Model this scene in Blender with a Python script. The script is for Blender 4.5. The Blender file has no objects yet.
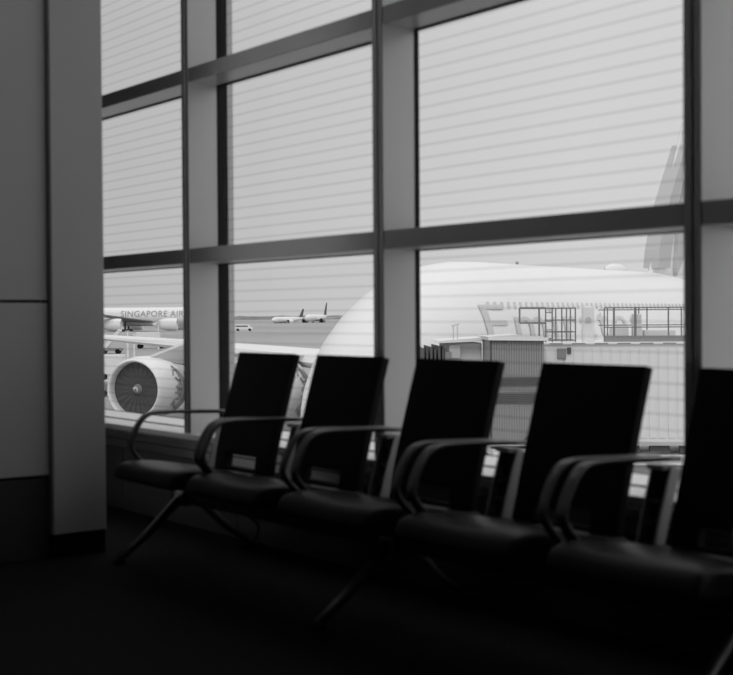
import bpy, bmesh, math, random
from mathutils import Vector, Matrix
random.seed(4)
C = bpy.context.scene.collection
PI = math.pi

# ------------------------------------------------------------------ camera basis (seated photographer, eye height 1.05 m)
EYE = Vector((0, 0, 1.05))
FD = Vector((-0.79880047, 0.60138275, -0.01601841))
FR = Vector((0.60153257, 0.7988198, -0.00674527))
FU = Vector((-0.00873933, 0.01502372, 0.99984894))
FPX = 1300.0
def at(px, py, depth):
    return EYE + (FD + FR * ((px - 366.5) / FPX) - FU * ((py - 337.5) / FPX)) * depth
def px_size(n, depth): return n * depth / FPX
APRON = -6.15
FAR_APRON = -3.15
R_H = Vector((FR.x, FR.y, 0)).normalized()      # horizontal right, as seen from the seats
D_H = Vector((FD.x, FD.y, 0)).normalized()
YAW = math.atan2(R_H.y, R_H.x)

cam = bpy.data.cameras.new('camera')
cam.sensor_width = 36; cam.sensor_fit = 'HORIZONTAL'; cam.lens = 36 * FPX / 733
cam.clip_end = 6000; cam.clip_start = .05
cam.dof.use_dof = True; cam.dof.focus_distance = 70; cam.dof.aperture_fstop = 4.2
co = bpy.data.objects.new('camera', cam); C.objects.link(co)
M = Matrix((FR, FU, -FD)).transposed().to_4x4(); M.translation = EYE
co.matrix_world = M
bpy.context.scene.camera = co

# ------------------------------------------------------------------ materials
def mat(name, v, rough=.5, metal=0, spec=.5, noise=0, nscale=8, bump=0, bscale=60, wave=None):
    m = bpy.data.materials.new(name); m.use_nodes = True
    nt = m.node_tree; b = nt.nodes['Principled BSDF']
    b.inputs['Base Color'].default_value = (v, v, v, 1)
    b.inputs['Roughness'].default_value = rough; b.inputs['Metallic'].default_value = metal
    b.inputs['Specular IOR Level'].default_value = spec
    tc = nt.nodes.new('ShaderNodeTexCoord')
    if noise:
        n = nt.nodes.new('ShaderNodeTexNoise'); n.inputs['Scale'].default_value = nscale; n.inputs['Detail'].default_value = 5
        r = nt.nodes.new('ShaderNodeMapRange'); r.inputs['To Min'].default_value = v * (1 - noise); r.inputs['To Max'].default_value = v * (1 + noise)
        r.inputs['From Min'].default_value = .3; r.inputs['From Max'].default_value = .7
        nt.links.new(tc.outputs['Object'], n.inputs['Vector']); nt.links.new(n.outputs['Fac'], r.inputs['Value'])
        nt.links.new(r.outputs['Result'], b.inputs['Base Color'])
    if bump:
        n = nt.nodes.new('ShaderNodeTexNoise'); n.inputs['Scale'].default_value = bscale
        k = nt.nodes.new('ShaderNodeBump'); k.inputs['Strength'].default_value = bump; k.inputs['Distance'].default_value = .002
        nt.links.new(tc.outputs['Object'], n.inputs['Vector']); nt.links.new(n.outputs['Fac'], k.inputs['Height'])
        nt.links.new(k.outputs['Normal'], b.inputs['Normal'])
    return m
ALU = mat('grey_aluminium', .47, .36, .3, .8, .03, 3)
FRONT = mat('satin_front_cap', .56, .25, .85, .5, .03, 3)
GASKET = mat('black_gasket', .008, .7, spec=.2)
SILLM = mat('pale_sill', .85, .30, spec=.6, noise=.02)
LOWWALL = mat('dark_low_wall', .08, .6, noise=.1, nscale=3)
PANEL = mat('grey_wall_panel', .62, .5, noise=.03, nscale=2)
KICK = mat('dark_kick_panel', .05, .6, noise=.08)
COLM = mat('grey_column', .62, .5, noise=.03, nscale=2)
SKIRT = mat('black_skirting', .006, .6, spec=.2)
CARPET = mat('dark_carpet', .010, .95, spec=.1, noise=.35, nscale=40, bump=.4, bscale=300)
CEIL = mat('ceiling_board', .30, .8)
ROOMW = mat('dim_room_wall', .10, .8)
LEATHER = mat('black_leather', .008, .42, spec=.22, bump=.12, bscale=500)
BACKM = mat('black_back_upholstery', .010, .65, spec=.12, bump=.12, bscale=500)
SHELL = mat('black_shell', .012, .5, spec=.3)
ARMM = mat('dark_polished_aluminium', .15, .33, .85)
SUPM = mat('grey_support_plate', .40, .5, noise=.03)
LEGM = mat('satin_aluminium_leg', .24, .35, .8)
RUBBER = mat('black_rubber', .008, .8, spec=.2)
WHITE = mat('white_paint', .80, .4, noise=.01, nscale=1)
PALE = mat('pale_grey_paint', .55, .5, noise=.03, nscale=1)
MIDG = mat('mid_grey_paint', .26, .55, noise=.04, nscale=1)
DARKG = mat('dark_grey_paint', .10, .6, noise=.06, nscale=1)
LETTER = mat('grey_lettering', .30, .6)
LETTERP = mat('pale_lettering', .60, .6)
STEEL = mat('grey_steel_rail', .20, .5)
FANM = mat('engine_fan', .07, .5, noise=.1)
FLAG = mat('fin_grey_band', .50, .5)
TOWERM = mat('ribbed_cladding', .33, .55, noise=.02)
TREE = mat('treeline', .22, .9, noise=.2, nscale=.05)
LAMPM = bpy.data.materials.new('lamp_diffuser'); LAMPM.use_nodes = True
_b = LAMPM.node_tree.nodes['Principled BSDF']; _b.inputs['Emission Color'].default_value = (1, 1, 1, 1); _b.inputs['Emission Strength'].default_value = 3

def apron_mat():
    m = bpy.data.materials.new('concrete_apron'); m.use_nodes = True
    nt = m.node_tree; b = nt.nodes['Principled BSDF']; b.inputs['Roughness'].default_value = .85
    tc = nt.nodes.new('ShaderNodeTexCoord'); mp = nt.nodes.new('ShaderNodeMapping')
    mp.inputs['Rotation'].default_value = (0, 0, -YAW); mp.inputs['Scale'].default_value = (.002, .014, 1)
    n = nt.nodes.new('ShaderNodeTexNoise'); n.inputs['Scale'].default_value = 1; n.inputs['Detail'].default_value = 3
    r = nt.nodes.new('ShaderNodeMapRange'); r.inputs['From Min'].default_value = .35; r.inputs['From Max'].default_value = .65
    r.inputs['To Min'].default_value = .30; r.inputs['To Max'].default_value = .40
    nt.links.new(tc.outputs['Object'], mp.inputs['Vector']); nt.links.new(mp.outputs['Vector'], n.inputs['Vector'])
    nt.links.new(n.outputs['Fac'], r.inputs['Value']); nt.links.new(r.outputs['Result'], b.inputs['Base Color'])
    return m
APRONM = apron_mat()

def glass_mat():
    m = bpy.data.materials.new('lined_window_glass'); m.use_nodes = True
    nt = m.node_tree; nt.nodes.clear()
    out = nt.nodes.new('ShaderNodeOutputMaterial')
    tc = nt.nodes.new('ShaderNodeTexCoord'); sp = nt.nodes.new('ShaderNodeSeparateXYZ')
    nt.links.new(tc.outputs['Object'], sp.inputs['Vector'])
    def math_(op, a, b=None):
        k = nt.nodes.new('ShaderNodeMath'); k.operation = op
        for i, v in enumerate((a, b)):
            if v is None: continue
            if isinstance(v, (int, float)): k.inputs[i].default_value = v
            else: nt.links.new(v, k.inputs[i])
        return k.outputs[0]
    z = math_('DIVIDE', math_('SUBTRACT', sp.outputs['Z'], 2.069 - 10 * .0521), .0521)
    d = math_('ABSOLUTE', math_('SUBTRACT', math_('FRACT', math_('ADD', z, .5)), .5))
    line = math_('LESS_THAN', d, .08)
    t = nt.nodes.new('ShaderNodeBsdfTransparent'); t.inputs['Color'].default_value = (.985, .985, .985, 1)
    t2 = nt.nodes.new('ShaderNodeBsdfTransparent'); t2.inputs['Color'].default_value = (.89, .89, .89, 1)
    mx = nt.nodes.new('ShaderNodeMixShader')
    nt.links.new(line, mx.inputs[0]); nt.links.new(t.outputs[0], mx.inputs[1]); nt.links.new(t2.outputs[0], mx.inputs[2])
    g = nt.nodes.new('ShaderNodeBsdfGlossy'); g.inputs['Roughness'].default_value = .02
    mg = nt.nodes.new('ShaderNodeMixShader'); mg.inputs[0].default_value = .02
    nt.links.new(mx.outputs[0], mg.inputs[1]); nt.links.new(g.outputs[0], mg.inputs[2])
    nt.links.new(mg.outputs[0], out.inputs['Surface'])
    return m
GLASS = glass_mat()

# ------------------------------------------------------------------ mesh helpers
def new(): return bmesh.new()
def box(bm, x0, x1, y0, y1, z0, z1):
    vs = [bm.verts.new((x, y, z)) for x in (x0, x1) for y in (y0, y1) for z in (z0, z1)]
    for f in ((0, 1, 3, 2), (4, 6, 7, 5), (0, 4, 5, 1), (2, 3, 7, 6), (0, 2, 6, 4), (1, 5, 7, 3)):
        bm.faces.new([vs[i] for i in f])
    return bm
def prism(bm, poly, d0, d1, axis='X'):
    """poly in the two other axes, extruded along axis from d0 to d1"""
    def P(a, b, d):
        return (d, a, b) if axis == 'X' else ((a, d, b) if axis == 'Y' else (a, b, d))
    A = [bm.verts.new(P(a, b, d0)) for a, b in poly]; B = [bm.verts.new(P(a, b, d1)) for a, b in poly]
    n = len(poly)
    bm.faces.new(A); bm.faces.new(B[::-1])
    for i in range(n): bm.faces.new((A[i], B[i], B[(i + 1) % n], A[(i + 1) % n]))
    return bm
def tube(bm, pts, r, n=10, cap=True):
    pts = [Vector(p) for p in pts]; rs = r if isinstance(r, (list, tuple)) else [r] * len(pts)
    rings = []; up = None
    for i, p in enumerate(pts):
        t = (pts[min(i + 1, len(pts) - 1)] - pts[max(i - 1, 0)]).normalized()
        if up is None: up = Vector((0, 0, 1)) if abs(t.z) < .9 else Vector((1, 0, 0))
        a = t.cross(up).normalized(); b = a.cross(t).normalized(); up = b
        rings.append([bm.verts.new(p + (a * math.cos(2 * PI * k / n) + b * math.sin(2 * PI * k / n)) * rs[i]) for k in range(n)])
    for A, B in zip(rings, rings[1:]):
        for k in range(n): bm.faces.new((A[k], A[(k + 1) % n], B[(k + 1) % n], B[k]))
    if cap: bm.faces.new(rings[0][::-1]); bm.faces.new(rings[-1])
    return bm
def lathe(bm, prof, n=40, org=(0, 0, 0)):
    """profile (a, r) around the local X axis"""
    o = Vector(org); rings = []
    for a, r in prof:
        rings.append([bm.verts.new(o + Vector((a, r * math.cos(2 * PI * k / n), r * math.sin(2 * PI * k / n)))) for k in range(n)])
    for A, B in zip(rings, rings[1:]):
        for k in range(n): bm.faces.new((A[k], A[(k + 1) % n], B[(k + 1) % n], B[k]))
    return bm
def obj(name, bm, m, parent=None, smooth=False, bevel=0, seg=2, subsurf=0, angle=40):
    bmesh.ops.recalc_face_normals(bm, faces=bm.faces)
    me = bpy.data.meshes.new(name); bm.to_mesh(me); bm.free()
    me.materials.append(m)
    o = bpy.data.objects.new(name, me); C.objects.link(o)
    if parent: o.parent = parent
    if bevel:
        b = o.modifiers.new('bevel', 'BEVEL'); b.width = bevel; b.segments = seg; b.limit_method = 'ANGLE'; b.angle_limit = math.radians(angle)
    if subsurf:
        s = o.modifiers.new('sub', 'SUBSURF'); s.levels = subsurf; s.render_levels = subsurf
    if smooth:
        for f in me.polygons: f.use_smooth = True
    return o
def front_caps(o):
    """satin caps on the room-facing faces"""
    o.data.materials.append(FRONT)
    for f in o.data.polygons:
        if f.normal.y < -.9: f.material_index = 1
    return o
def tag(o, label=None, cat=None, group=None, kind=None):
    if label: o['label'] = label
    if cat: o['category'] = cat
    if group: o['group'] = group
    if kind: o['kind'] = kind
    return o
def empty(name, loc=(0, 0, 0), rz=0):
    o = bpy.data.objects.new(name, None); C.objects.link(o); o.location = loc; o.rotation_euler = (0, 0, rz); o.empty_display_size = .2
    return o
def struct(name, bm, m, label, cat, **k):
    return tag(obj(name, bm, m, **k), label, cat, kind='structure')
def copy_tree(o, parent=None):
    c = o.copy(); C.objects.link(c)
    if parent: c.parent = parent
    for ch in list(o.children): copy_tree(ch, c)
    return c

# ------------------------------------------------------------------ the room
CEIL_Z = 4.1
X0, X1, YB = -9.6, 7.2, -7.2
YF, YG = 3.25, 3.422                       # inner face of the mullions, glazing line
struct('floor', box(new(), X0, X1, YB, 3.6, -.3, 0), CARPET, 'dark carpeted floor', 'floor')
struct('ceiling', box(new(), X0, X1, YB, 3.6, CEIL_Z, CEIL_Z + .3), CEIL, 'plain ceiling of the waiting area', 'ceiling')
struct('wall_back', box(new(), X0, X1, YB - .3, YB, 0, CEIL_Z), ROOMW, 'wall behind the photographer', 'wall')
struct('wall_right', box(new(), X1, X1 + .3, YB, 3.6, 0, CEIL_Z), ROOMW, 'wall at the right end of the room', 'wall')
struct('wall_end', box(new(), X0 - .3, X0, YB, 3.6, 0, CEIL_Z), ROOMW, 'wall at the far end behind the panelled wall', 'wall')
# left wall: core, panels with open joints, dark kick panel
struct('wall_left', box(new(), -5.85, -5.445, YB, 2.30, 0, CEIL_Z), GASKET, 'panelled side wall at the left', 'wall')
for i, (z0, z1, m, n) in enumerate(((.366, 1.120, PANEL, 'middle'), (1.132, 2.60, PANEL, 'upper'), (2.612, CEIL_Z, PANEL, 'top'), (0, .352, KICK, 'dark bottom'))):
    bm = new(); y1 = 2.311
    for ya, yb in ((-6.9, -3.6), (-3.59, -.2), (-.19, y1)): box(bm, -5.445, -5.388 if i != 3 else -5.394, ya, yb, z0, z1)
    struct('trim_%d' % (i + 1), bm, m, '%s grey panel of the left wall' % n, 'wall panel', bevel=.003)
struct('trim_5', box(new(), -5.46, -5.372, 2.3115, 2.3165, .1, CEIL_Z), MIDG, 'narrow strip between wall panels and column', 'trim')
struct('wall_column', box(new(), -6.65, -5.36, 2.317, 2.566, .103, CEIL_Z), COLM, 'smooth grey column at the end of the left wall', 'wall', bevel=.004)  # unseen depth widened so the transom fronts mirror its window-facing end
struct('baseboard_left', box(new(), -6.64, -5.365, 2.3175, 2.562, 0, .1025), SKIRT, 'black skirting under the grey column', 'baseboard')
# low wall and sill under the glazing
bm = new(); x = -8.9
while x < X1 - .1:
    box(bm, x + .004, min(x + 1.2, X1) - .004, 3.215, 3.235, .03, .428); x += 1.2
box(bm, X0, X1, 3.235, 3.45, 0, .43); box(bm, X0, X1, 3.222, 3.235, 0, .03)
struct('wall_front', bm, LOWWALL, 'dark low wall under the windows', 'wall')
bm = box(new(), X0, X1, 3.2095, 3.2145, .392, .427); box(bm, X0, X1, 3.2095, 3.2145, .345, .384)
struct('trim_32', bm, FRONT, 'grey grooved strip under the window sill', 'trim')
struct('trim_6', box(new(), X0, X1, 3.233, 3.4175, .431, .461), SILLM, 'pale window sill along the glazing', 'window sill', bevel=.004)
struct('trim_30', box(new(), X0, X1, 3.4435, 3.72, .30, .4585), SILLM, 'pale outside ledge below the glass', 'window ledge', bevel=.004)
struct('trim_31', box(new(), X0, X1, 3.7205, 3.729, .30, .4605), GASKET, 'thin dark outer edge of the window ledge', 'window ledge edge')
# mullions and window bays
MX = [-5.805 + 1.6065 * k for k in range(-2, 8)]
TZ = ((1.326, 1.401), (2.240, 2.313), (3.155, 3.230))
GASK = (3.4185, 3.441)
for i, mx in enumerate(MX):
    bm = new()
    yb = YG - .004 + (.026 if i == 2 else 0)
    prism(bm, [(mx, YF), (mx, yb), (mx - .070, yb), (mx - .070, YF), (mx - .036, YF), (mx - .036, YF + .025), (mx - .030, YF + .025), (mx - .030, YF)], .461, CEIL_Z - .001, 'Z')
    front_caps(struct('trim_%d' % (i + 7), bm, ALU, 'tall grey window mullion with deep sides', 'mullion', bevel=.002, seg=1))
bm = box(new(), MX[2] - .07, MX[2] - .002, 3.482, 3.515, .40, CEIL_Z)
struct('trim_%d' % (len(MX) + 7), bm, ALU, 'outer cap of the mullion beyond the glass', 'mullion cap')
for i in range(len(MX) - 1):
    xa, xb = MX[i], MX[i + 1] - .07
    w = empty('window_%d' % (i + 1), ((xa + xb) / 2, YF, .461))
    tag(w, 'window bay of lined panes between grey mullions', 'window', kind='structure')
    bpy.context.view_layer.update()
    inv = Matrix.Translation(-Vector(w.location))
    def wpart(name, bm, m, **k):
        o = obj(name, bm, m, **k); o.parent = w; o.matrix_parent_inverse = inv; return o
    for z0, z1 in TZ:
        front_caps(wpart('transom', box(new(), xa + .001, xb - .001, YF + .002, YG - .004, z0, z1), ALU, bevel=.002, seg=1))
    edges = [.461] + [v for t in TZ for v in t] + [CEIL_Z - .02]
    for j in range(0, 8, 2):
        z0, z1 = edges[j], edges[j + 1]
        bm = new()
        g = .005
        zb = .463 if j == 0 else z0
        box(bm, xa - .03, xa + .003, GASK[0], GASK[1] + (.030 if i == 2 else 0), z0 - .03, z1 + .03); box(bm, xb - .004, xb + .03, GASK[0], GASK[1], z0 - .03, z1 + .03)
        box(bm, xa, xb, GASK[0], GASK[1], z1 - g, z1 + .03)
        box(bm, xa, xb, GASK[0], GASK[1], zb - .02, zb + (.001 if j == 0 else .006))
        wpart('gasket', bm, GASKET)
        p = wpart('pane', box(new(), xa + .001, xb - .001, 3.4255, 3.4345, zb + .001, z1 - .001), GLASS)
# ceiling lamps the room has (dim, above the frame)
lamp0 = None
for lx in (-4.75,):
    for ly in (1.55, -2.4):
        t = empty('ceiling_lamp', (lx, ly, CEIL_Z))
        obj('lamp_housing', box(new(), -.62, .62, -.17, .17, -.05, -.0005), PALE, t, bevel=.005)
        obj('lamp_diffuser', box(new(), -.58, .58, -.13, .13, -.058, -.0505), LAMPM, t)
        tag(t, 'flush rectangular lamp on the ceiling along the left wall', 'ceiling lamp', 'ceiling lamps')

# ------------------------------------------------------------------ chairs
# chair frame: origin on the floor under the seat centre line; Y runs back towards the window (world Y - 2.75)
Y0 = 2.75
def grid_panel(bm, xs, ts, front, thick, hole=None):
    """front(x,t) -> (point, normal); builds a solid panel, leaving out cells inside hole (x0,x1,t0,t1)"""
    F = {}; B = {}
    for i, x in enumerate(xs):
        for j, t in enumerate(ts):
            p, n = front(x, t)
            F[i, j] = bm.verts.new(p); B[i, j] = bm.verts.new(Vector(p) - Vector(n) * thick)
    keep = set()
    for i in range(len(xs) - 1):
        for j in range(len(ts) - 1):
            cx, ct = (xs[i] + xs[i + 1]) / 2, (ts[j] + ts[j + 1]) / 2
            if hole and hole[0] < cx < hole[1] and hole[2] < ct < hole[3]: continue
            keep.add((i, j))
    for i, j in keep:
        bm.faces.new((F[i, j], F[i + 1, j], F[i + 1, j + 1], F[i, j + 1]))
        bm.faces.new((B[i, j], B[i, j + 1], B[i + 1, j + 1], B[i + 1, j]))
        for (a, b, di, dj) in (((i, j), (i + 1, j), 0, -1), ((i + 1, j), (i + 1, j + 1), 1, 0), ((i + 1, j + 1), (i, j + 1), 0, 1), ((i, j + 1), (i, j), -1, 0)):
            if (i + di, j + dj) not in keep: bm.faces.new((F[a], B[a], B[b], F[b]))
    for v in [v for v in bm.verts if not v.link_faces]: bm.verts.remove(v)
    return bm
def frange(a, b, n): return [a + (b - a) * i / (n - 1) for i in range(n)]
BK = [(.345, 2.958), (.40, 2.966), (.45, 2.974), (.52, 2.990), (.58, 3.007), (.68, 3.036), (.78, 3.065), (.90, 3.102)]   # z, y of the back's front face
def back_y(z):
    for (a, ya), (b, yb) in zip(BK, BK[1:]):
        if z <= b: return ya + (yb - ya) * (z - a) / (b - a)
    return BK[-1][1]
def back_front(x, t):
    y = back_y(t) + .10 * (x * x - .05)                      # slight hollow across
    return Vector((x, y - Y0, t)), Vector((0, -.96, .27))
def ribbon(bm, prof, x0, x1, th):
    """flat band following a (y, z) profile, th thick"""
    P = [Vector((y, z)) for y, z in prof]; L = []
    for i, p in enumerate(P):
        t = (P[min(i + 1, len(P) - 1)] - P[max(i - 1, 0)]).normalized(); n = Vector((-t.y, t.x))
        L.append((p + n * th / 2, p - n * th / 2))
    rings = []
    for a, b in L:
        rings.append([bm.verts.new((x0, a.x - Y0, a.y)), bm.verts.new((x1, a.x - Y0, a.y)), bm.verts.new((x1, b.x - Y0, b.y)), bm.verts.new((x0, b.x - Y0, b.y))])
    for A, B in zip(rings, rings[1:]):
        for k in range(4): bm.faces.new((A[k], A[(k + 1) % 4], B[(k + 1) % 4], B[k]))
    bm.faces.new(rings[0][::-1]); bm.faces.new(rings[-1])
    return bm
def smooth_path(pts, n=6):
    out = []
    P = [Vector(p) for p in pts]
    for i in range(len(P) - 1):
        a, b, c, d = P[max(i - 1, 0)], P[i], P[i + 1], P[min(i + 2, len(P) - 1)]
        for k in range(n):
            t = k / n
            out.append(.5 * ((2 * b) + (c - a) * t + (2 * a - 5 * b + 4 * c - d) * t * t + (3 * b - a - 3 * c + d) * t ** 3))
    out.append(P[-1]); return out
ARM = smooth_path([(3.066, .622), (2.90, .629), (2.77, .634), (2.69, .633), (2.648, .619), (2.620, .591), (2.594, .548), (2.578, .505), (2.582, .478), (2.608, .444), (2.654, .400), (2.684, .372)], 5)
def make_chair():
    t = empty('lounge_chair')
    # seat cushion: rounded waterfall slab
    bm = new()
    prof = [(2.478, .372), (2.492, .412), (2.535, .432), (2.64, .428), (2.80, .400), (2.93, .379), (2.995, .376), (2.995, .345), (2.80, .338), (2.62, .345), (2.52, .354), (2.486, .360)]
    xs = (-.262, -.254, -.225, -.10, .10, .225, .254, .262)
    rings = []
    cy = sum(p[0] for p in prof) / len(prof); cz = .385
    for x in xs:
        e = abs(x) / .262
        k = .72 if e > .999 else (.93 if e > .96 else 1.0)
        kk = .97 if e > .999 else (.992 if e > .96 else 1.0)
        dish = .008 * (x / .2) ** 2 if e < .9 else .006
        rings.append([bm.verts.new((x, cy + (y - cy) * kk - Y0, cz + (z - cz) * k + (dish if z > .38 else 0))) for y, z in prof])
    n = len(prof)
    for A, B in zip(rings, rings[1:]):
        for k in range(n): bm.faces.new((A[k], A[(k + 1) % n], B[(k + 1) % n], B[k]))
    bm.faces.new(rings[0][::-1]); bm.faces.new(rings[-1])
    obj('seat', bm, LEATHER, t, smooth=True, subsurf=2)
    # shell pan under the cushion
    bm = new(); prism(bm, [(2.61 - Y0, .340), (2.70 - Y0, .338), (2.80 - Y0, .336), (2.96 - Y0, .342), (2.96 - Y0, .330), (2.80 - Y0, .318), (2.70 - Y0, .320), (2.62 - Y0, .330)], -.22, .22)
    obj('seat_pan', bm, SHELL, t, bevel=.003)
    # backrest with the open slot above the seat
    xs = sorted(set(frange(-.226, .226, 13) + [-.130, .115])); ts = sorted(set(frange(.362, .893, 20) + [.392, .450]))
    bm = grid_panel(new(), xs, ts, back_front, .034, (-.130, .115, .392, .450))
    back = obj('backrest', bm, BACKM, t, smooth=True, bevel=.010, seg=3, angle=50)
    # stiff rear shell of the back
    bm = grid_panel(new(), sorted(set(frange(-.205, .205, 7) + [-.135, .125])), sorted(set(frange(.372, .872, 10) + [.388, .456])),
                    lambda x, tt: (back_front(x, tt)[0] + Vector((0, .0345, 0)), Vector((0, -.96, .27))), .008, (-.135, .125, .388, .456))
    obj('back_shell', bm, SHELL, t, bevel=.002)
    # arms: flat aluminium loops with a rear support plate
    for s in (-1, 1):
        x0, x1 = (-.300, -.262) if s < 0 else (.286, .317)
        a = obj('armrest', ribbon(new(), [(p.x, p.y) for p in ARM], x0, x1, .016), ARMM, t, smooth=True, bevel=.005, seg=2, angle=45)
        # rear support: leaning plate, lit on its outer side, ribbed towards the room
        xp0, xp1 = (-.288, -.280) if s < 0 else (.300, .308)
        b = prism(new(), [(2.962 - Y0, .372), (3.004 - Y0, .366), (3.026 - Y0, .44), (3.082 - Y0, .588), (3.034 - Y0, .596), (2.988 - Y0, .46)], xp0, xp1)
        sp = obj('arm_support', b, SUPM, a, bevel=.002)
        if s > 0:
            b = new()                                     # unit wide; widened below to reach the neighbour's plate
            for (z, h) in ((.372, .018), (.432, .014), (.494, .014), (.566, .040)):
                y = 2.975 + (z - .372) * .30
                prism(b, [(y - Y0 - .006, z - h / 2), (y - Y0 + .03, z - h / 2), (y - Y0 + .034, z + h / 2), (y - Y0 - .002, z + h / 2)], 0, 1)
            yb = 3.000
            prism(b, [(yb - Y0, .363), (yb + .008 - Y0, .363), (yb + .075 - Y0, .586), (yb + .067 - Y0, .586)], 0, 1)
            ru = obj('support_rungs', b, SHELL, a); ru.location.x = xp1 + .001; ru.scale.x = .06
            b = prism(new(), [(3.005 - Y0, .590), (3.070 - Y0, .590), (3.070 - Y0, .600), (3.005 - Y0, .604)], 0, 1)
            ru = obj('arm_bracket', b, SUPM, a); ru.location.x = xp1 + .001; ru.scale.x = .06
        # side bracket that carries the arm from the seat pan
        b = box(new(), min(s * .205, s * .30), max(s * .205, s * .30), 2.655 - Y0, 2.70 - Y0, .332, .345); obj('arm_mount', b, SHELL, a)
    # bracket to the beam
    b = box(new(), -.10, .10, 2.775 - Y0, 2.865 - Y0, .287, .3195); obj('beam_bracket', b, SHELL, t)
    return t
WHICH = ['black leather lounge chair farthest from the camera, beside the grey column',
         'black leather lounge chair second from the grey column, in front of the middle window',
         'black leather lounge chair in the middle of the row, before the dark pleated canopy',
         'black leather lounge chair fourth from the grey column, in front of the ribbed tower',
         'nearest black leather lounge chair, cut off by the right edge of the photo']
chair = make_chair()
CX = (-4.858, -4.236, -3.576, -2.910, -2.252)
for i in range(5):
    c = chair if i == 0 else copy_tree(chair)
    c.location = (CX[i], Y0, 0)
    if i < 4:
        for am in c.children:
            for q in am.children:
                if q.name.startswith(('support_rungs', 'arm_bracket')): q.scale.x = CX[i + 1] - CX[i] - .288 - .308 - .002
    tag(c, WHICH[i], 'chair', 'row of lounge chairs on one beam')
# beam with legs
t = empty('seating_beam', (-3.578, 2.82, 0))
obj('beam', box(new(), -1.60, 1.75, -.03, .03, .235, .286), SHELL, t, bevel=.006)
for dx in (-1.49, 0, 1.49):
    obj('leg_hub', box(new(), dx - .042, dx + .042, -.052, .052, .222, .2865), LEGM, t, bevel=.014, seg=3)
    for s, yf in ((-1, -.336), (1, .319)):
        bm = tube(new(), [(dx, s * .03, .262), (dx, s * .075, .226), (dx, yf * .6, .114), (dx, yf, .022)], [.022, .021, .018, .016], 12)
        lg = obj('leg', bm, LEGM, t, smooth=True)
        obj('foot_glide', tube(new(), [(dx, yf, 0.0), (dx, yf, .014), (dx, yf, .024)], [.026, .026, .014], 14), RUBBER, lg)
tag(t, 'long beam on splayed aluminium legs carrying the row of lounge chairs', 'seating beam')
cb = smooth_path([(-4.93, 2.862, .240), (-4.915, 2.92, .21), (-4.93, 3.02, .18), (-4.955, 3.11, .12), (-5.00, 3.13, .05), (-5.06, 3.10, .007), (-5.075, 3.17, .006), (-5.09, 3.21, .006)], 5)
tag(obj('power_cable', tube(new(), cb, .006, 8), RUBBER, smooth=True), 'thin black cable hanging from under the second chair to the floor', 'cable')

# ------------------------------------------------------------------ outside: ground and far treeline
bm = new()
rows = []
dists = (4, 30, 80, 150, 230, 320, 400, 600, 1000, 1800, 3200)
for d in dists:
    h = APRON if d <= 150 else (FAR_APRON if d >= 400 else APRON + (FAR_APRON - APRON) * (d - 150) / 250)
    rows.append([bm.verts.new(EYE.xy.to_3d() + D_H * d + R_H * (d * 1.1 + 60) * s + Vector((0, 0, h))) for s in (-1, -.5, 0, .5, 1)])
for A, B in zip(rows, rows[1:]):
    for k in range(4): bm.faces.new((A[k], A[k + 1], B[k + 1], B[k]))
struct('ground', bm, APRONM, 'pale concrete apron outside the windows', 'ground')
bm = new(); prev = None
for k in range(0, 241):
    p = D_H * 2300 + R_H * (-1500 + 3000 * k / 240)
    h = 4.5 + 2.0 * random.random() + 1.5 * math.sin(k * .13)
    cur = [bm.verts.new((p + D_H * dy + Vector((0, 0, FAR_APRON + z)))) for dy, z in ((-12, -.5), (-6, h * .8), (0, h), (8, h * .7), (12, -.5))]
    if prev:
        for q in range(4): bm.faces.new((prev[q], cur[q], cur[q + 1], prev[q + 1]))
    prev = cur
tag(obj('treeline', bm, TREE), 'thin dark line of trees along the far edge of the airfield', 'trees', kind='stuff')

# ------------------------------------------------------------------ aeroplanes
def fuselage(L, rz, ry, nose, tail0, drop=.23, tailr=.12, n=40, crown=.9, e1=2.2, e2=.60, de=1.6):
    """nose at x = 0, tail towards +x; returns bmesh and section(a)"""
    def sec(a):
        if a < nose:
            u = max(a / nose, 0); s = max(1 - (1 - u) ** e1, 0) ** e2
            return s, -drop * rz * (1 - u) ** de
        if a > tail0:
            u = (a - tail0) / (L - tail0); s = 1 - (1 - tailr) * u ** 1.4
            return s, rz * (1 - s) * crown * (1 - .25 * u * u)
        return 1, 0
    bm = new(); rings = []
    st = [nose * (k / 12) ** 1.9 for k in range(13)] + frange(nose, tail0, 6)[1:] + frange(tail0, L, 10)[1:]
    st[0] = nose * .0006
    for a in st:
        s, zc = sec(a)
        rings.append([bm.verts.new((a, ry * s * math.cos(2 * PI * k / n), zc + rz * s * math.sin(2 * PI * k / n))) for k in range(n)])
    for A, B in zip(rings, rings[1:]):
        for k in range(n): bm.faces.new((A[k], A[(k + 1) % n], B[(k + 1) % n], B[k]))
    bm.faces.new(rings[0][::-1]); bm.faces.new(rings[-1])
    return bm, sec
def airfoil_loft(secs, vertical=False):
    """secs: (le_x, span, height, chord, thick)"""
    pro = [(0, 0), (.03, .30), (.12, .46), (.30, .5), (.6, .34), (1, .02), (1, -.02), (.6, -.22), (.30, -.36), (.12, -.34), (.03, -.22)]
    bm = new(); rings = []
    for le, sp, h, c, th in secs:
        rings.append([bm.verts.new((le + u * c, v * th * .8 if vertical else sp, h if vertical else h + v * th)) for u, v in pro])
        if vertical:
            for vtx in rings[-1]: vtx.co.y += sp
    n = len(pro)
    for A, B in zip(rings, rings[1:]):
        for k in range(n): bm.faces.new((A[k], A[(k + 1) % n], B[(k + 1) % n], B[k]))
    bm.faces.new(rings[0][::-1]); bm.faces.new(rings[-1])
    return bm
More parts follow.
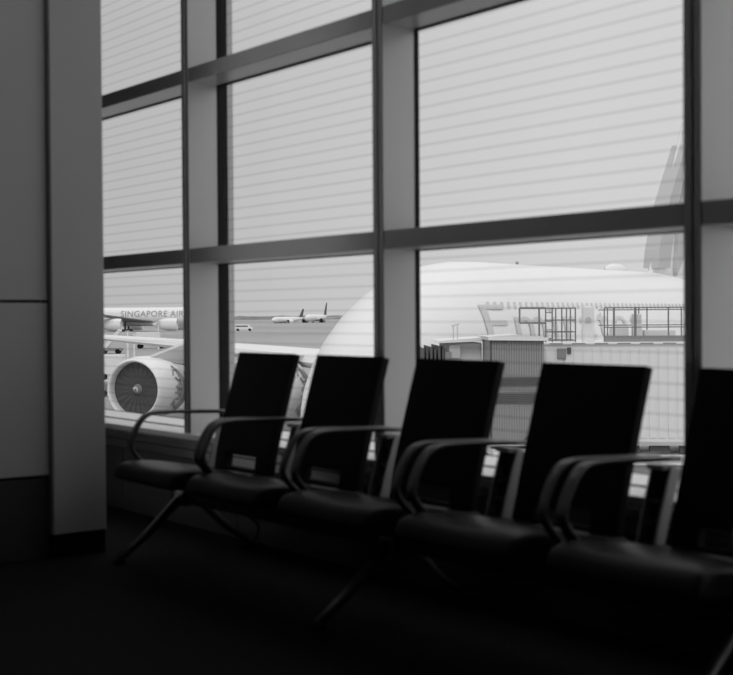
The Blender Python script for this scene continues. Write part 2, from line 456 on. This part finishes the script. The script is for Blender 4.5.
def text_mesh(body, size, extrude=0.0, shear=0.0, spacing=1.0):
    cu = bpy.data.curves.new('lettering', 'FONT'); cu.body = body; cu.size = size; cu.shear = shear; cu.space_character = spacing
    cu.resolution_u = 3; cu.extrude = extrude
    tmp = bpy.data.objects.new('lettering_tmp', cu); C.objects.link(tmp)
    me = bpy.data.meshes.new_from_object(tmp.evaluated_get(bpy.context.evaluated_depsgraph_get()))
    bm = new(); bm.from_mesh(me)
    bpy.data.objects.remove(tmp); bpy.data.curves.remove(cu); bpy.data.meshes.remove(me)
    return bm
def nacelle(parent, x, y, z, R, Ln, m=WHITE, emblem=False, full=True):
    prof = [(.75, R * .90), (.4, R * .905), (.12, R * .915), (.02, R * .95), (.05, R * .98), (.3, R * 1.03), (.9, R * 1.08), (Ln * .45, R * 1.08), (Ln * .75, R * .98), (Ln, R * .74), (Ln - .05, R * .70), (Ln + 1.1, R * .34), (Ln + 1.9, R * .08)]
    e = obj('engine', lathe(new(), prof, 48, (x, y, z)), m, parent, smooth=True)
    if full:
        bm = new()
        lathe(bm, [(.72, R * .905), (.71, R * .5), (.70, R * .02)], 48, (x, y, z))
        for k in range(22):
            a = 2 * PI * k / 22; ca, sa = math.cos(a), math.sin(a); cb_, sb_ = math.cos(a + .16), math.sin(a + .16)
            v = [bm.verts.new((x + dx, y + r * c, z + r * s)) for dx, r, c, s in ((.68, R * .2, ca, sa), (.665, R * .88, ca, sa), (.69, R * .88, cb_, sb_), (.69, R * .2, cb_, sb_))]
            bm.faces.new(v)
        obj('engine_fan', bm, FANM, e)
        obj('spinner', lathe(new(), [(.25, .02), (.30, R * .06), (.42, R * .12), (.69, R * .17)], 24, (x, y, z)), MIDG, e, smooth=True)
        bm = new()   # white swirl on the spinner
        tube(bm, [(x + .22 + .018 * k, y + R * (.02 + .011 * k) * math.cos(k * .5) * .9, z + R * (.02 + .011 * k) * math.sin(k * .5) * .9) for k in range(9)], .04, 6)
        obj('spinner_mark', bm, WHITE, e)
    if emblem:
        def on(a, phi, rr):            # a along the engine, phi round it (0 = straight out to port, up positive)
            return (x + a, y - rr * math.cos(phi), z + rr * math.sin(phi))
        bm = new(); rr = R * 1.085
        strokes = [
            [(1.9, .42), (2.3, .62), (2.8, .55), (3.15, .25), (3.2, -.15), (3.0, -.5), (2.6, -.66), (2.2, -.55), (1.95, -.35), (1.8, -.55)],
            [(2.1, .35), (2.4, .25), (2.75, .30), (2.8, .05), (2.75, -.25), (2.4, -.35), (2.15, -.3)],
            [(2.25, .12), (2.3, -.18)], [(2.55, .18), (2.55, -.22)], [(2.0, .05), (2.9, .0)], [(1.9, -.12), (2.75, -.14)],
            [(2.35, .75), (2.75, .5), (2.95, .2)], [(3.45, .3), (3.5, -.1), (3.3, -.5), (2.8, -.8)]]
        for s in strokes:
            tube(bm, [on(p.x, p.y, rr) for p in smooth_path([Vector((a, b)) for a, b in s], 4)], .075, 6)
        obj('emblem', bm, LETTER, e)
    return e

AX = math.radians(35)                   # tail direction relative to the line of sight, to the right
aft = R_H * math.sin(AX) + D_H * math.cos(AX); stb = Vector((-aft.y, aft.x, 0))
RZ, RY = 3.95, 3.5
nose_pt = EYE + R_H * -2.184 + D_H * 50
CZ = EYE.z + 2.5 - RZ                   # fuselage centre height
plane = empty('parked_airliner', (nose_pt.x, nose_pt.y, APRON), math.atan2(aft.y, aft.x))
tag(plane, 'huge white airliner parked nose-in beside the jet bridge, filling the right windows', 'aeroplane')
zc0 = CZ - APRON
def P_local(px, py, depth):
    v = at(px, py, depth) - Vector((nose_pt.x, nose_pt.y, APRON)); return Vector((v.dot(aft), v.dot(stb), v.z))
fb, fsec = fuselage(46, RZ, RY, 12.25, 33, drop=.737, tailr=.14, n=56, crown=.55, e1=2.417, e2=.613, de=2.48)
bmesh.ops.translate(fb, verts=fb.verts, vec=(0, 0, zc0))
obj('fuselage', fb, WHITE, plane, smooth=True)
def skin(a, zrel, off=.02, side=-1):
    s, zc = fsec(a); q = max(-.98, min(.98, (zrel - zc) / (RZ * s)))
    n = Vector((0, side * math.sqrt(1 - q * q) / RY, q / RZ)).normalized()
    return Vector((a, side * RY * s * math.sqrt(1 - q * q), zc0 + zrel)) + n * off
# big title, wrapped on the port side
bm = text_mesh('Emirates', 2.5, spacing=1.08)
bmesh.ops.subdivide_edges(bm, edges=bm.edges, cuts=2)
for v in bm.verts: v.co = skin(7.75 + v.co.x * 1.72, .35 + v.co.y * .92, .03)
obj('title_lettering', bm, LETTERP, plane)
# two rows of cabin windows, each window a part
for n_, a0, da_, z0_ in ((48, 8.6, .52, 1.78), (48, 7.6, .52, -.55)):
    for k in range(n_):
        a = a0 + k * da_; bm = new()
        q = [skin(a + dx + dz * .5, z0_ + dz, off) for off in (.035, -.03) for dx, dz in ((0, 0), (.16, 0), (.16, .26), (0, .26))]
        v = [bm.verts.new(p) for p in q]
        for f in ((0, 1, 2, 3), (7, 6, 5, 4), (0, 4, 5, 1), (1, 5, 6, 2), (2, 6, 7, 3), (3, 7, 4, 0)): bm.faces.new([v[i] for i in f])
        obj('cabin_window', bm, LETTERP, plane)
# antenna fairing and blade on the crown
bm = new(); lathe(bm, [(-1.3, .02), (-1.0, .22), (-.3, .34), (.5, .34), (1.2, .2), (1.5, .02)], 20, (28.2, 0, zc0 + RZ + .05)); obj('antenna_fairing', bm, WHITE, plane, smooth=True)
obj('blade_antenna', box(new(), 16.6, 16.8, -.03, .03, zc0 + RZ - .1, zc0 + RZ + .14), LETTER, plane)
# fin with dark bands
fz = zc0 + RZ
fin = obj('tail_fin', airfoil_loft([(31.2, 0, fz - 1.2, 12.2, .9), (33.0, 0, fz + .1, 10.6, .8), (35.0, 0, fz + 3.6, 8.6, .6), (38.4, 0, fz + 9.6, 5.4, .35), (38.9, 0, fz + 9.9, 4.4, .2)], True), WHITE, plane)
def fin_at(px, py):
    v = at(px, py, 1.0) - EYE; o_ = EYE - Vector((nose_pt.x, nose_pt.y, APRON))
    t_ = -o_.dot(stb) / v.dot(stb); p_ = o_ + v * t_
    return (p_.dot(aft), p_.z)
def fin_band(pts, m=FLAG, th=.46):
    obj('fin_band', prism(new(), [fin_at(*p) for p in pts], -th, th, 'Y'), m, fin)
fin_band([(650.5, 268), (652, 250), (655, 234), (661, 205), (671, 172), (679, 145), (677, 172), (671, 205), (667, 234), (664, 255), (663, 268)])
fin_band([(669, 268), (671, 250), (672, 234), (676, 205), (681, 180), (690, 180), (687, 205), (682, 234), (680, 250), (674, 266), (670, 276)])
for s in (-1, 1):
    obj('tailplane', airfoil_loft([(37.5, s * .8, zc0 + 1.4, 6.0, .6), (42.5, s * 11, zc0 + 2.2, 2.4, .25)]), WHITE, plane)
# wings and engines
eng_o = P_local(132.5, 389.5, 88.0)
for s in (1, -1):
    obj('wing', airfoil_loft([(13.5, s * 1.5, zc0 - 2.2, 17, 2.3), (15.5, s * 5, zc0 - 1.9, 15, 2.0), (21.0, s * 16, zc0 - 1.25, 9.5, 1.35), (28.6, s * 33, zc0 - .62, 6.4, .85), (38.0, s * 55, zc0 - .02, 2.6, .4)]), WHITE, plane, smooth=False, bevel=.0)
    for (a, lat, z) in ((eng_o.x, eng_o.y, eng_o.z), (17.2, 17.4, 2.9)):
        e = nacelle(plane, 0, 0, 0, 2.05, 5.0, emblem=(s > 0))
        e.location = (a, s * lat, z); e.rotation_euler = (0, 0, s * math.radians(14))
        le = 15.5 + (lat - 5) * .49
        pz = zc0 - 1.05 + (lat - 16) * .047
        b = prism(new(), [(a + 1.2, z + 2.05), (le + .1, pz + .15), (le + 3.5, pz - .1), (le + 3.6, z + .6), (a + 4.6, z + 1.6)], s * lat - .28, s * lat + .28, 'Y')
        obj('engine_pylon', b, PALE, plane)
for ax, ay, n in ((5.5, 0, 2), (20, -3.2, 2), (20, 3.2, 2), (24, -2, 2), (24, 2, 2)):   # landing gear
    b = new(); tube(b, [(ax, ay, .6), (ax, ay, zc0 - RZ * .6)], .2, 12)
    for dx in (-.8, .8):
        for dy in (-.45, .45):
            tube(b, [(ax + dx, ay + dy - .2, .62), (ax + dx, ay + dy + .2, .62)], .62, 20)
    obj('landing_gear', b, DARKG, plane)

# second airliner across the apron with its title
def simple_airliner(name, label, pos, rz, L, rz_, scale_parts, title=None, emblem_dark=False, tail_h=9, detail=True, group=None, finm=MIDG):
    p = empty(name, pos, rz); tag(p, label, 'aeroplane', group)
    c = rz_ * 1.75
    b, sec = fuselage(L, rz_, rz_ * .97, L * .13, L * .64, n=28, crown=.85)
    bmesh.ops.translate(b, verts=b.verts, vec=(0, 0, c)); obj('fuselage', b, WHITE, p, smooth=True)
    for s in (1, -1):
        obj('wing', airfoil_loft([(L * .33, s * rz_ * .4, c - rz_ * .55, L * .18, 1.1), (L * .42, s * L * .17, c - rz_ * .2, L * .10, .7), (L * .56, s * L * .46, c + rz_ * .4, L * .035, .25)]), MIDG if title else PALE, p)  # titled plane: wing greyed, the shade of its underside put into the colour
        obj('tailplane', airfoil_loft([(L * .88, s * .5, c + rz_ * .5, L * .08, .5), (L * .96, s * L * .14, c + rz_ * .8, L * .04, .2)]), WHITE, p)
        for fa, fl in (((.205, .13), (.45, .30)) if title else ((.30, .15),)):
            nacelle(p, L * fa, s * L * fl, c - rz_ * .82, 1.8, 6.0, WHITE if not emblem_dark else MIDG, full=False)
        b = new(); tube(b, [(L * .48, s * rz_, .6), (L * .48, s * rz_, c - rz_ * .5)], .3, 8)
        for dx in (-.8, .8): tube(b, [(L * .48 + dx, s * rz_ - .7, .65), (L * .48 + dx, s * rz_ + .7, .65)], .65, 12)
        obj('landing_gear', b, DARKG, p)
    b = new(); tube(b, [(L * .09, 0, .5), (L * .09, 0, c - rz_ * .6)], .25, 8); tube(b, [(L * .09, -.5, .55), (L * .09, .5, .55)], .55, 12); obj('landing_gear', b, DARKG, p)
    obj('tail_fin', airfoil_loft([(L * .80, 0, c + rz_ * .6, L * .16, .8), (L * .84, 0, c + rz_ * 1.1, L * .12, .6), (L * .95, 0, c + rz_ + tail_h, L * .05, .3)], True), finm, p)
    if title:
        side, a0, size, stretch, zr = title[1:]
        b = text_mesh(title[0], size, spacing=1.06)
        bmesh.ops.subdivide_edges(b, edges=b.edges, cuts=1)
        for v in b.verts:
            a = a0 + (v.co.x * stretch if side < 0 else -v.co.x * stretch)
            q = (zr + v.co.y) / rz_; q = max(-.95, min(.95, q))
            v.co = Vector((a, side * (rz_ * .97 * math.sqrt(1 - q * q) + .06), c + zr + v.co.y))
        obj('title_lettering', b, LETTER, p)
    return p
g1 = EYE + R_H * ((222 - 366.5) / FPX * 420) + D_H * 420
sia = simple_airliner('taxiing_airliner', 'distant white airliner with dark title seen through the left window above the engine', (g1.x, g1.y, FAR_APRON - .6), math.atan2(-R_H.y, -R_H.x), 64, 3.0, 1,
                title=('SINGAPORE AIRLINES', 1, 32.5 - .3, 2.7, 1.0, .05), tail_h=10)
g2 = EYE + R_H * ((272 - 366.5) / FPX * 900) + D_H * 900
simple_airliner('distant_airliner', 'tiny far white airliner, left of the pair in the middle window', (g2.x, g2.y, FAR_APRON - 1), math.atan2(R_H.y, R_H.x) + .95, 36, 2.0, 1, tail_h=5.5, group='far airliners on the airfield', finm=DARKG)
g3 = EYE + R_H * ((306 - 366.5) / FPX * 960) + D_H * 960
simple_airliner('distant_airliner', 'tiny far white airliner with tall dark tail, right of the pair in the middle window', (g3.x, g3.y, FAR_APRON - 1), math.atan2(R_H.y, R_H.x) + 1.25, 46, 2.6, 1, emblem_dark=True, tail_h=9, group='far airliners on the airfield', finm=DARKG)

# ------------------------------------------------------------------ jet bridge and the ribbed service tower, about 42 m out
def frame_at(name, px, depth, base_z, yaw=0.0):
    g = EYE + R_H * ((px - 366.5) / FPX * depth) + D_H * depth
    return empty(name, (g.x, g.y, base_z), YAW + yaw)
BD = 42.0
def S(n): return n * BD / FPX
def hz(px): return 316.7 - (px - 366.5) * .0067
def Zp(px, py): return EYE.z + (hz(px) - py) * BD / FPX - APRON        # height above the apron
br = frame_at('jet_bridge', 545, BD, APRON, -.10)
tag(br, 'white ribbed jet bridge with roof railing in front of the parked airliner', 'jet bridge')
zt, zb = Zp(600, 344.5), Zp(660, 441)
Lb = S(260)
bm = box(new(), 0, Lb, .12, 3.0, zb, zt)
k = 0
while k * .30 < Lb - .1:
    box(bm, k * .30 + .03, k * .30 + .24, .085, .125, zb + .12, zt - .16); k += 1
obj('tunnel', bm, WHITE, br)
obj('roof_edge', box(new(), -.05, Lb, .03, 3.1, zt, zt + .08), WHITE, br, bevel=.02)
for k in range(11): obj('roof_vent', box(new(), .15 + k * .72, .15 + k * .72 + .42, .02, .029, zt + .015, zt + .055), LETTER, br)
obj('floor_beam', box(new(), -.05, Lb, .0, 3.1, zb - .12, zb), PALE, br)
bm = new()
for k in range(9): box(bm, .5 + k * .95, .5 + k * .95 + .62, .2, .5, zb - .40, zb - .14)
obj('undercarriage_slots', bm, DARKG, br)
obj('lower_beam', box(new(), -.05, Lb, -.05, 3.0, zb - .75, zb - .42), WHITE, br, bevel=.02)
obj('support_column', box(new(), 6.0, 6.9, 1.0, 1.9, 0, zb - .76), PALE, br, bevel=.03)
obj('support_column', box(new(), .4, 1.2, 1.0, 1.9, 0, zb - .76), PALE, br, bevel=.03)
# roof railing
rt = zt + .085
top = rt + S(34)
def post(x, y, z0, z1, w=.04): return box(new(), x - w / 2, x + w / 2, y - w / 2, y + w / 2, z0, z1)
def rail(x0, x1, y, z, h=.035): return box(new(), x0, x1, y - .02, y + .02, z - h / 2, z + h / 2)
for x in (604, 613.5, 634.5, 646, 654.5, 667, 676.5, 690): obj('railing_post', post(S(x - 545), .16 if x in (604, 634.5, 667) else 2.6, rt, top, .075 if x in (634.5,) else .04), STEEL, br)
obj('railing_post', post(S(613.5 - 545), .16, rt, top, .06), STEEL, br)
for y, z in ((.16, top), (2.6, top - .06), (.16, rt + S(14.5)), (2.6, rt + S(16))): obj('rail', rail(S(604 - 545), Lb, y, z), STEEL, br)
obj('kick_plate', box(new(), S(604 - 545), Lb, .10, .13, rt, rt + S(6)), LETTER, br)
# roof equipment
b = box(new(), S(583 - 545), S(595 - 545), .5, .95, rt - .05, rt + S(36)); obj('roof_cabinet', b, WHITE, br, bevel=.08, seg=3)
b = tube(new(), [(S(589 - 545), .46, rt + S(22)), (S(589 - 545), .49, rt + S(22))], S(3), 20); obj('cabinet_dial', b, PALE, br)
b = box(new(), S(636 - 545), S(645 - 545), 1.4, 1.9, rt, rt + S(28)); obj('roof_cabinet', b, PALE, br, bevel=.06, seg=3)
b = box(new(), S(614 - 545), S(632 - 545), 1.5, 2.1, rt, rt + S(14)); obj('roof_unit', b, PALE, br, bevel=.04)
b = box(new(), S(648 - 545), S(680 - 545), 1.6, 2.2, rt, rt + S(11)); obj('roof_unit', b, PALE, br, bevel=.04)
# landing, ladder cage and mast posts at the left of the tunnel
lx = lambda px: S(px - 545)
bm = new()
for px, y in ((546, .2), (552.5, .2), (562, .2), (575.5, .2), (558, 1.6), (569, 1.6), (573, 1.6)):
    box(bm, lx(px) - .022, lx(px) + .022, y - .02, y + .02, zt - S(58) if px in (546, 552.5) else rt, top + .02)
for z in (top, rt + S(22), rt + S(10), rt + .05):
    box(bm, lx(546), lx(576), .18, .22, z - .016, z + .016)
    box(bm, lx(546), lx(576), 1.58, 1.62, z - .016, z + .016)
k = 0
while zt - S(55) + k * .28 < top: 
    z = zt - S(55) + k * .28; box(bm, lx(546), lx(552.5), .185, .215, z, z + .03); k += 1
obj('ladder_cage', bm, STEEL, br)
bm = new()
for a, c in (((520, 308), (540, 308)), ((520, 323), (540, 323)), ((520, 308), (520, 323)), ((539.5, 308), (539.5, 336)), ((540, 308), (546, 308)), ((540, 323), (546, 323))):
    tube(bm, [(lx(a[0]), .2, Zp(*a)), (lx(c[0]), .2, Zp(*c))], .035, 6)
obj('side_guard', bm, STEEL, br)
obj('control_box', box(new(), lx(557), lx(566), .02, .115, Zp(560, 359), Zp(560, 348.5)), MIDG, br, bevel=.02)
obj('control_box', box(new(), lx(567), lx(571), .02, .115, Zp(560, 354), Zp(560, 347.5)), DARKG, br, bevel=.02)
# service tower: ribbed cladding, dark louvre bands, shallow roof
tw = frame_at('service_tower', 517.5, BD - 2.0, APRON, .02)
tag(tw, 'grey ribbed service tower with two dark louvre bands left of the jet bridge', 'service tower')
kk = (BD - 2) / FPX
def Zt(py): return EYE.z + (315.7 - py) * kk - APRON
w2 = 26.5 * kk
bm = box(new(), -w2, w2, 0, 2.4, Zt(441), Zt(340))
for k in range(21):
    x = -w2 + .05 + k * (2 * w2 - .1) / 20
    box(bm, x - .022, x + .022, -.045, 0, Zt(439), Zt(341))
obj('cladding', bm, TOWERM, tw)
for ya, yb in ((377, 386), (392.5, 403)):
    bm = new()
    for k in range(6):
        z = Zt(yb) + (Zt(ya) - Zt(yb)) * k / 6
        prism(bm, [(-.075, z), (-.05, z + .045), (-.05, z)], -w2 + .12, w2 - .02)
    box(bm, -w2 + .10, w2 - .02, -.049, -.046, Zt(yb), Zt(ya)); obj('louvre_band', bm, DARKG, tw)
prof = [(-w2 - .1, Zt(340)), (w2 + .1, Zt(341)), (w2 + .12, Zt(338)), (0, Zt(334.5)), (-w2 - .12, Zt(336.5))]
obj('tower_roof', prism(new(), prof, -.2, 2.6, 'Y'), WHITE, tw)
obj('roof_gutter', box(new(), -w2 - .06, w2 + .06, -.12, -.05, Zt(341.5), Zt(339.8)), DARKG, tw)
obj('tower_edge', box(new(), -w2 - .04, -w2 + .01, -.06, .02, Zt(441), Zt(340)), DARKG, tw)
obj('tower_base', box(new(), -w2 - .1, w2 + .1, -.1, 2.5, Zt(446), Zt(441)), PALE, tw)
obj('walkway', box(new(), -w2, w2, -.5, 2.2, Zt(457), Zt(449)), WHITE, tw)
obj('hose', tube(new(), [(w2 * .1, -.25, Zt(442)), (w2 * .35, -.25, Zt(436)), (w2 * .6, -.2, Zt(441)), (w2 * .9, -.2, Zt(445))], .04, 6), DARKG, tw)
for s in (-1, 1):
    for y in (.2, 2.2): obj('tower_leg', box(new(), s * (w2 - .15) - .08, s * (w2 - .15) + .08, y - .08, y + .08, 0, Zt(446)), STEEL, tw)
# cab with pleated canopy
cab = frame_at('bridge_cab', 463, BD, APRON, .03)
tag(cab, 'white jet bridge cab with a dark pleated canopy left of the ribbed tower', 'bridge cab')
obj('cab_body', box(new(), S(-18), S(20), .3, 2.2, Zp(460, 432), Zp(460, 343)), WHITE, cab, bevel=.05)
obj('cab_roof', prism(new(), [(S(-26), Zp(460, 343)), (S(19), Zp(460, 341.5)), (S(19), Zp(460, 337.5)), (S(6), Zp(460, 338.5)), (S(-24), Zp(460, 340.5))], -.2, 2.7, 'Y'), WHITE, cab)
obj('cab_window', box(new(), S(-14), S(-3), -.03, -.0005, Zp(460, 358), Zp(460, 345)), PALE, cab)
bm = new()
for k in range(6):
    x0 = S(-42 + k * 4); zt_ = Zp(440, 345 + (5 - k) * .5 + 2 * (k % 2))
    prism(bm, [(x0, Zp(440, 425)), (x0 + S(2.2), Zp(440, 425)), (x0 + S(3.2), zt_ - .05), (x0 + S(1.0), zt_)], -.1 + .07 * (k % 2), 2.8, 'Y')
obj('pleated_canopy', bm, DARKG, cab)
obj('cab_arm', box(new(), S(-18), S(-12), -.08, -.001, Zp(440, 368), Zp(440, 352)), MIDG, cab)
b = new(); 
for dx in (-4, 4): tube(b, [(S(-6 + dx * .5), .5, Zp(460, 340)), (S(-6 + dx * .5), .5, Zp(460, 326))], .025, 6)
tube(b, [(S(-10), .5, Zp(460, 326)), (S(-2), .5, Zp(460, 324))], .03, 6)
obj('cab_aerial', b, PALE, cab)
obj('cab_leg', box(new(), S(-2), S(12), 1.0, 1.8, 0, Zp(460, 432)), PALE, cab)

# ------------------------------------------------------------------ small things on the apron
def ground_z(d): return APRON if d <= 150 else (FAR_APRON if d >= 400 else APRON + (FAR_APRON - APRON) * (d - 150) / 250)
def gpos(px, d): 
    g = EYE + R_H * ((px - 366.5) / FPX * d) + D_H * d; return (g.x, g.y, ground_z(d))
def wheels(b, xs, ys, r):
    for x in xs:
        for y in ys: tube(b, [(x, y - .12, r), (x, y + .12, r)], r, 14)
    return b
def van(px, d, label, L=4.8, h=2.2, rz=0, group=None):
    t = empty('airport_van', gpos(px, d), YAW + rz); tag(t, label, 'van', group)
    obj('body', prism(new(), [(-L / 2, .4), (L / 2, .4), (L / 2, 1.1), (L / 2 - .8, 1.25), (L / 2 - 1.4, h), (-L / 2, h)], -.95, .95, 'Y'), WHITE, t, bevel=.08)
    obj('window_band', box(new(), -L / 2 + .3, L / 2 - 1.5, -.97, .97, 1.3, h - .3), DARKG, t)
    obj('wheels', wheels(new(), (-L / 2 + .9, L / 2 - .9), (-.85, .85), .4), RUBBER, t)
    return t
van(244, 405, 'white airport van driving on the taxiway in the middle window', 5.5, 2.0)
for k in range(6):
    t = empty('baggage_cart', gpos(301 + k * 4.4, 205 + k * .5), YAW + .1)
    tag(t, 'low covered baggage cart in a line on the apron, left of the white nose', 'baggage cart', 'line of baggage carts')
    obj('deck', box(new(), -.33, .3, -.5, .5, .28, .4), MIDG, t); obj('cover', box(new(), -.3, .27, -.48, .48, .41, .85), PALE if k % 2 else MIDG, t, bevel=.04)
    obj('wheels', wheels(new(), (-.2, .2), (-.4, .4), .14), RUBBER, t)
def container_truck(px, d, label, L=5, h=2.6):
    t = empty('catering_truck', gpos(px, d), YAW); tag(t, label, 'truck', None)
    obj('box_body', box(new(), -L / 2, L / 2 - 1.6, -1.1, 1.1, .8, h), WHITE, t, bevel=.04)
    obj('cab', prism(new(), [(L / 2 - 1.55, .5), (L / 2, .5), (L / 2, 1.3), (L / 2 - .5, 2.1), (L / 2 - 1.55, 2.1)], -1.05, 1.05, 'Y'), PALE, t, bevel=.05)
    obj('wheels', wheels(new(), (-L / 2 + .8, L / 2 - 1.2), (-1, 1), .45), RUBBER, t)
container_truck(152, 255, 'white box truck parked beyond the wing in the left window', 6.2, 3.2)
container_truck(116, 150, 'white box truck at the far left behind the engine', 5.0, 3.0)
for px, d, h in ((158.5, 250, 4.6), (134, 190, 4.5), (127.5, 170, 5.2)):
    t = empty('lamp_mast', gpos(px, d), YAW)
    tag(t, 'slim pale mast on the apron behind the wing, ' + {158.5: 'right of the box truck', 134: 'between the engine and the box truck', 127.5: 'nearest the grey column'}[px], 'mast', 'masts on the apron')
    obj('pole', tube(new(), [(0, 0, 0), (0, 0, h)], [.16, .11], 10), WHITE, t); obj('mast_head', box(new(), -.3, .3, -.1, .1, h, h + .15), PALE, t)
# belt loader: white ramp rising from left to right
t = empty('belt_loader', gpos(112, 230), YAW); tag(t, 'white inclined belt loader at the left edge of the left window', 'belt loader')
obj('ramp', prism(new(), [(-1.6, 1.1), (-.8, 1.0), (1.7, 4.0), (1.2, 4.35)], -.6, .6, 'Y'), WHITE, t, bevel=.03)
obj('chassis', box(new(), -2.2, 1.8, -.9, .9, .5, 1.0), MIDG, t, bevel=.05)
obj('wheels', wheels(new(), (-1.4, 1.1), (-.8, .8), .42), RUBBER, t)
# ground equipment near the left engine
for px, d, s, lab in ((112, 120, 1.0, 'grey ground power unit left of the engine intake'), (181, 135, 1.2, 'small grey tow tractor above the engine pylon'), (122, 140, .9, 'low grey service cart between the column and the masts')):
    t = empty('ground_unit', gpos(px, d), YAW + .2); tag(t, lab, 'ground equipment')
    obj('housing', box(new(), -1.3 * s, 1.1 * s, -.7, .7, .45, 1.5 * s), PALE, t, bevel=.06); obj('grille', box(new(), -1.1 * s, .1 * s, -.73, -.701, .6, 1.2 * s), MIDG, t)
    obj('wheels', wheels(new(), (-.8 * s, .7 * s), (-.6, .6), .32), RUBBER, t)

# ------------------------------------------------------------------ light: pale overcast sky, brighter to the right, and a veiled sun from behind the building
w = bpy.data.worlds.new('overcast_sky'); bpy.context.scene.world = w; w.use_nodes = True
nt = w.node_tree; nt.nodes.clear()
out = nt.nodes.new('ShaderNodeOutputWorld'); bg = nt.nodes.new('ShaderNodeBackground')
tc = nt.nodes.new('ShaderNodeTexCoord'); dp = nt.nodes.new('ShaderNodeVectorMath'); dp.operation = 'DOT_PRODUCT'
dp.inputs[1].default_value = R_H
mr = nt.nodes.new('ShaderNodeMapRange'); mr.inputs['From Min'].default_value = -.22; mr.inputs['From Max'].default_value = .16
mr.inputs['To Min'].default_value = .50; mr.inputs['To Max'].default_value = .68
nt.links.new(tc.outputs['Generated'], dp.inputs[0]); nt.links.new(dp.outputs['Value'], mr.inputs['Value'])
sx = nt.nodes.new('ShaderNodeSeparateXYZ'); nt.links.new(tc.outputs['Generated'], sx.inputs[0])
el = nt.nodes.new('ShaderNodeMapRange'); el.inputs['From Min'].default_value = .22; el.inputs['From Max'].default_value = 1
el.inputs['To Min'].default_value = 1; el.inputs['To Max'].default_value = 2.0
nt.links.new(sx.outputs['Z'], el.inputs['Value'])
mu = nt.nodes.new('ShaderNodeMath'); mu.operation = 'MULTIPLY'
nt.links.new(mr.outputs['Result'], mu.inputs[0]); nt.links.new(el.outputs['Result'], mu.inputs[1])
nt.links.new(mu.outputs[0], bg.inputs['Strength']); nt.links.new(bg.outputs[0], out.inputs['Surface'])
bg.inputs['Color'].default_value = (1, 1, 1, 1)
sun = bpy.data.lights.new('veiled_sun', 'SUN'); sun.energy = .62; sun.angle = math.radians(20)
so = bpy.data.objects.new('veiled_sun', sun); C.objects.link(so)
so.rotation_euler = Vector((-.55, .62, -.72)).to_track_quat('-Z', 'Y').to_euler()

sc = bpy.context.scene
sc.view_settings.view_transform = 'Standard'; sc.view_settings.look = 'None'
sc.view_settings.gamma = 1; sc.view_settings.use_curve_mapping = False; sc.view_settings.exposure = 0
sc.cycles.use_denoising = True
sc.cycles.max_bounces = 8; sc.cycles.diffuse_bounces = 4; sc.cycles.transparent_max_bounces = 24
sc.cycles.caustics_reflective = False; sc.cycles.caustics_refractive = False
sc.cycles.sample_clamp_indirect = 3
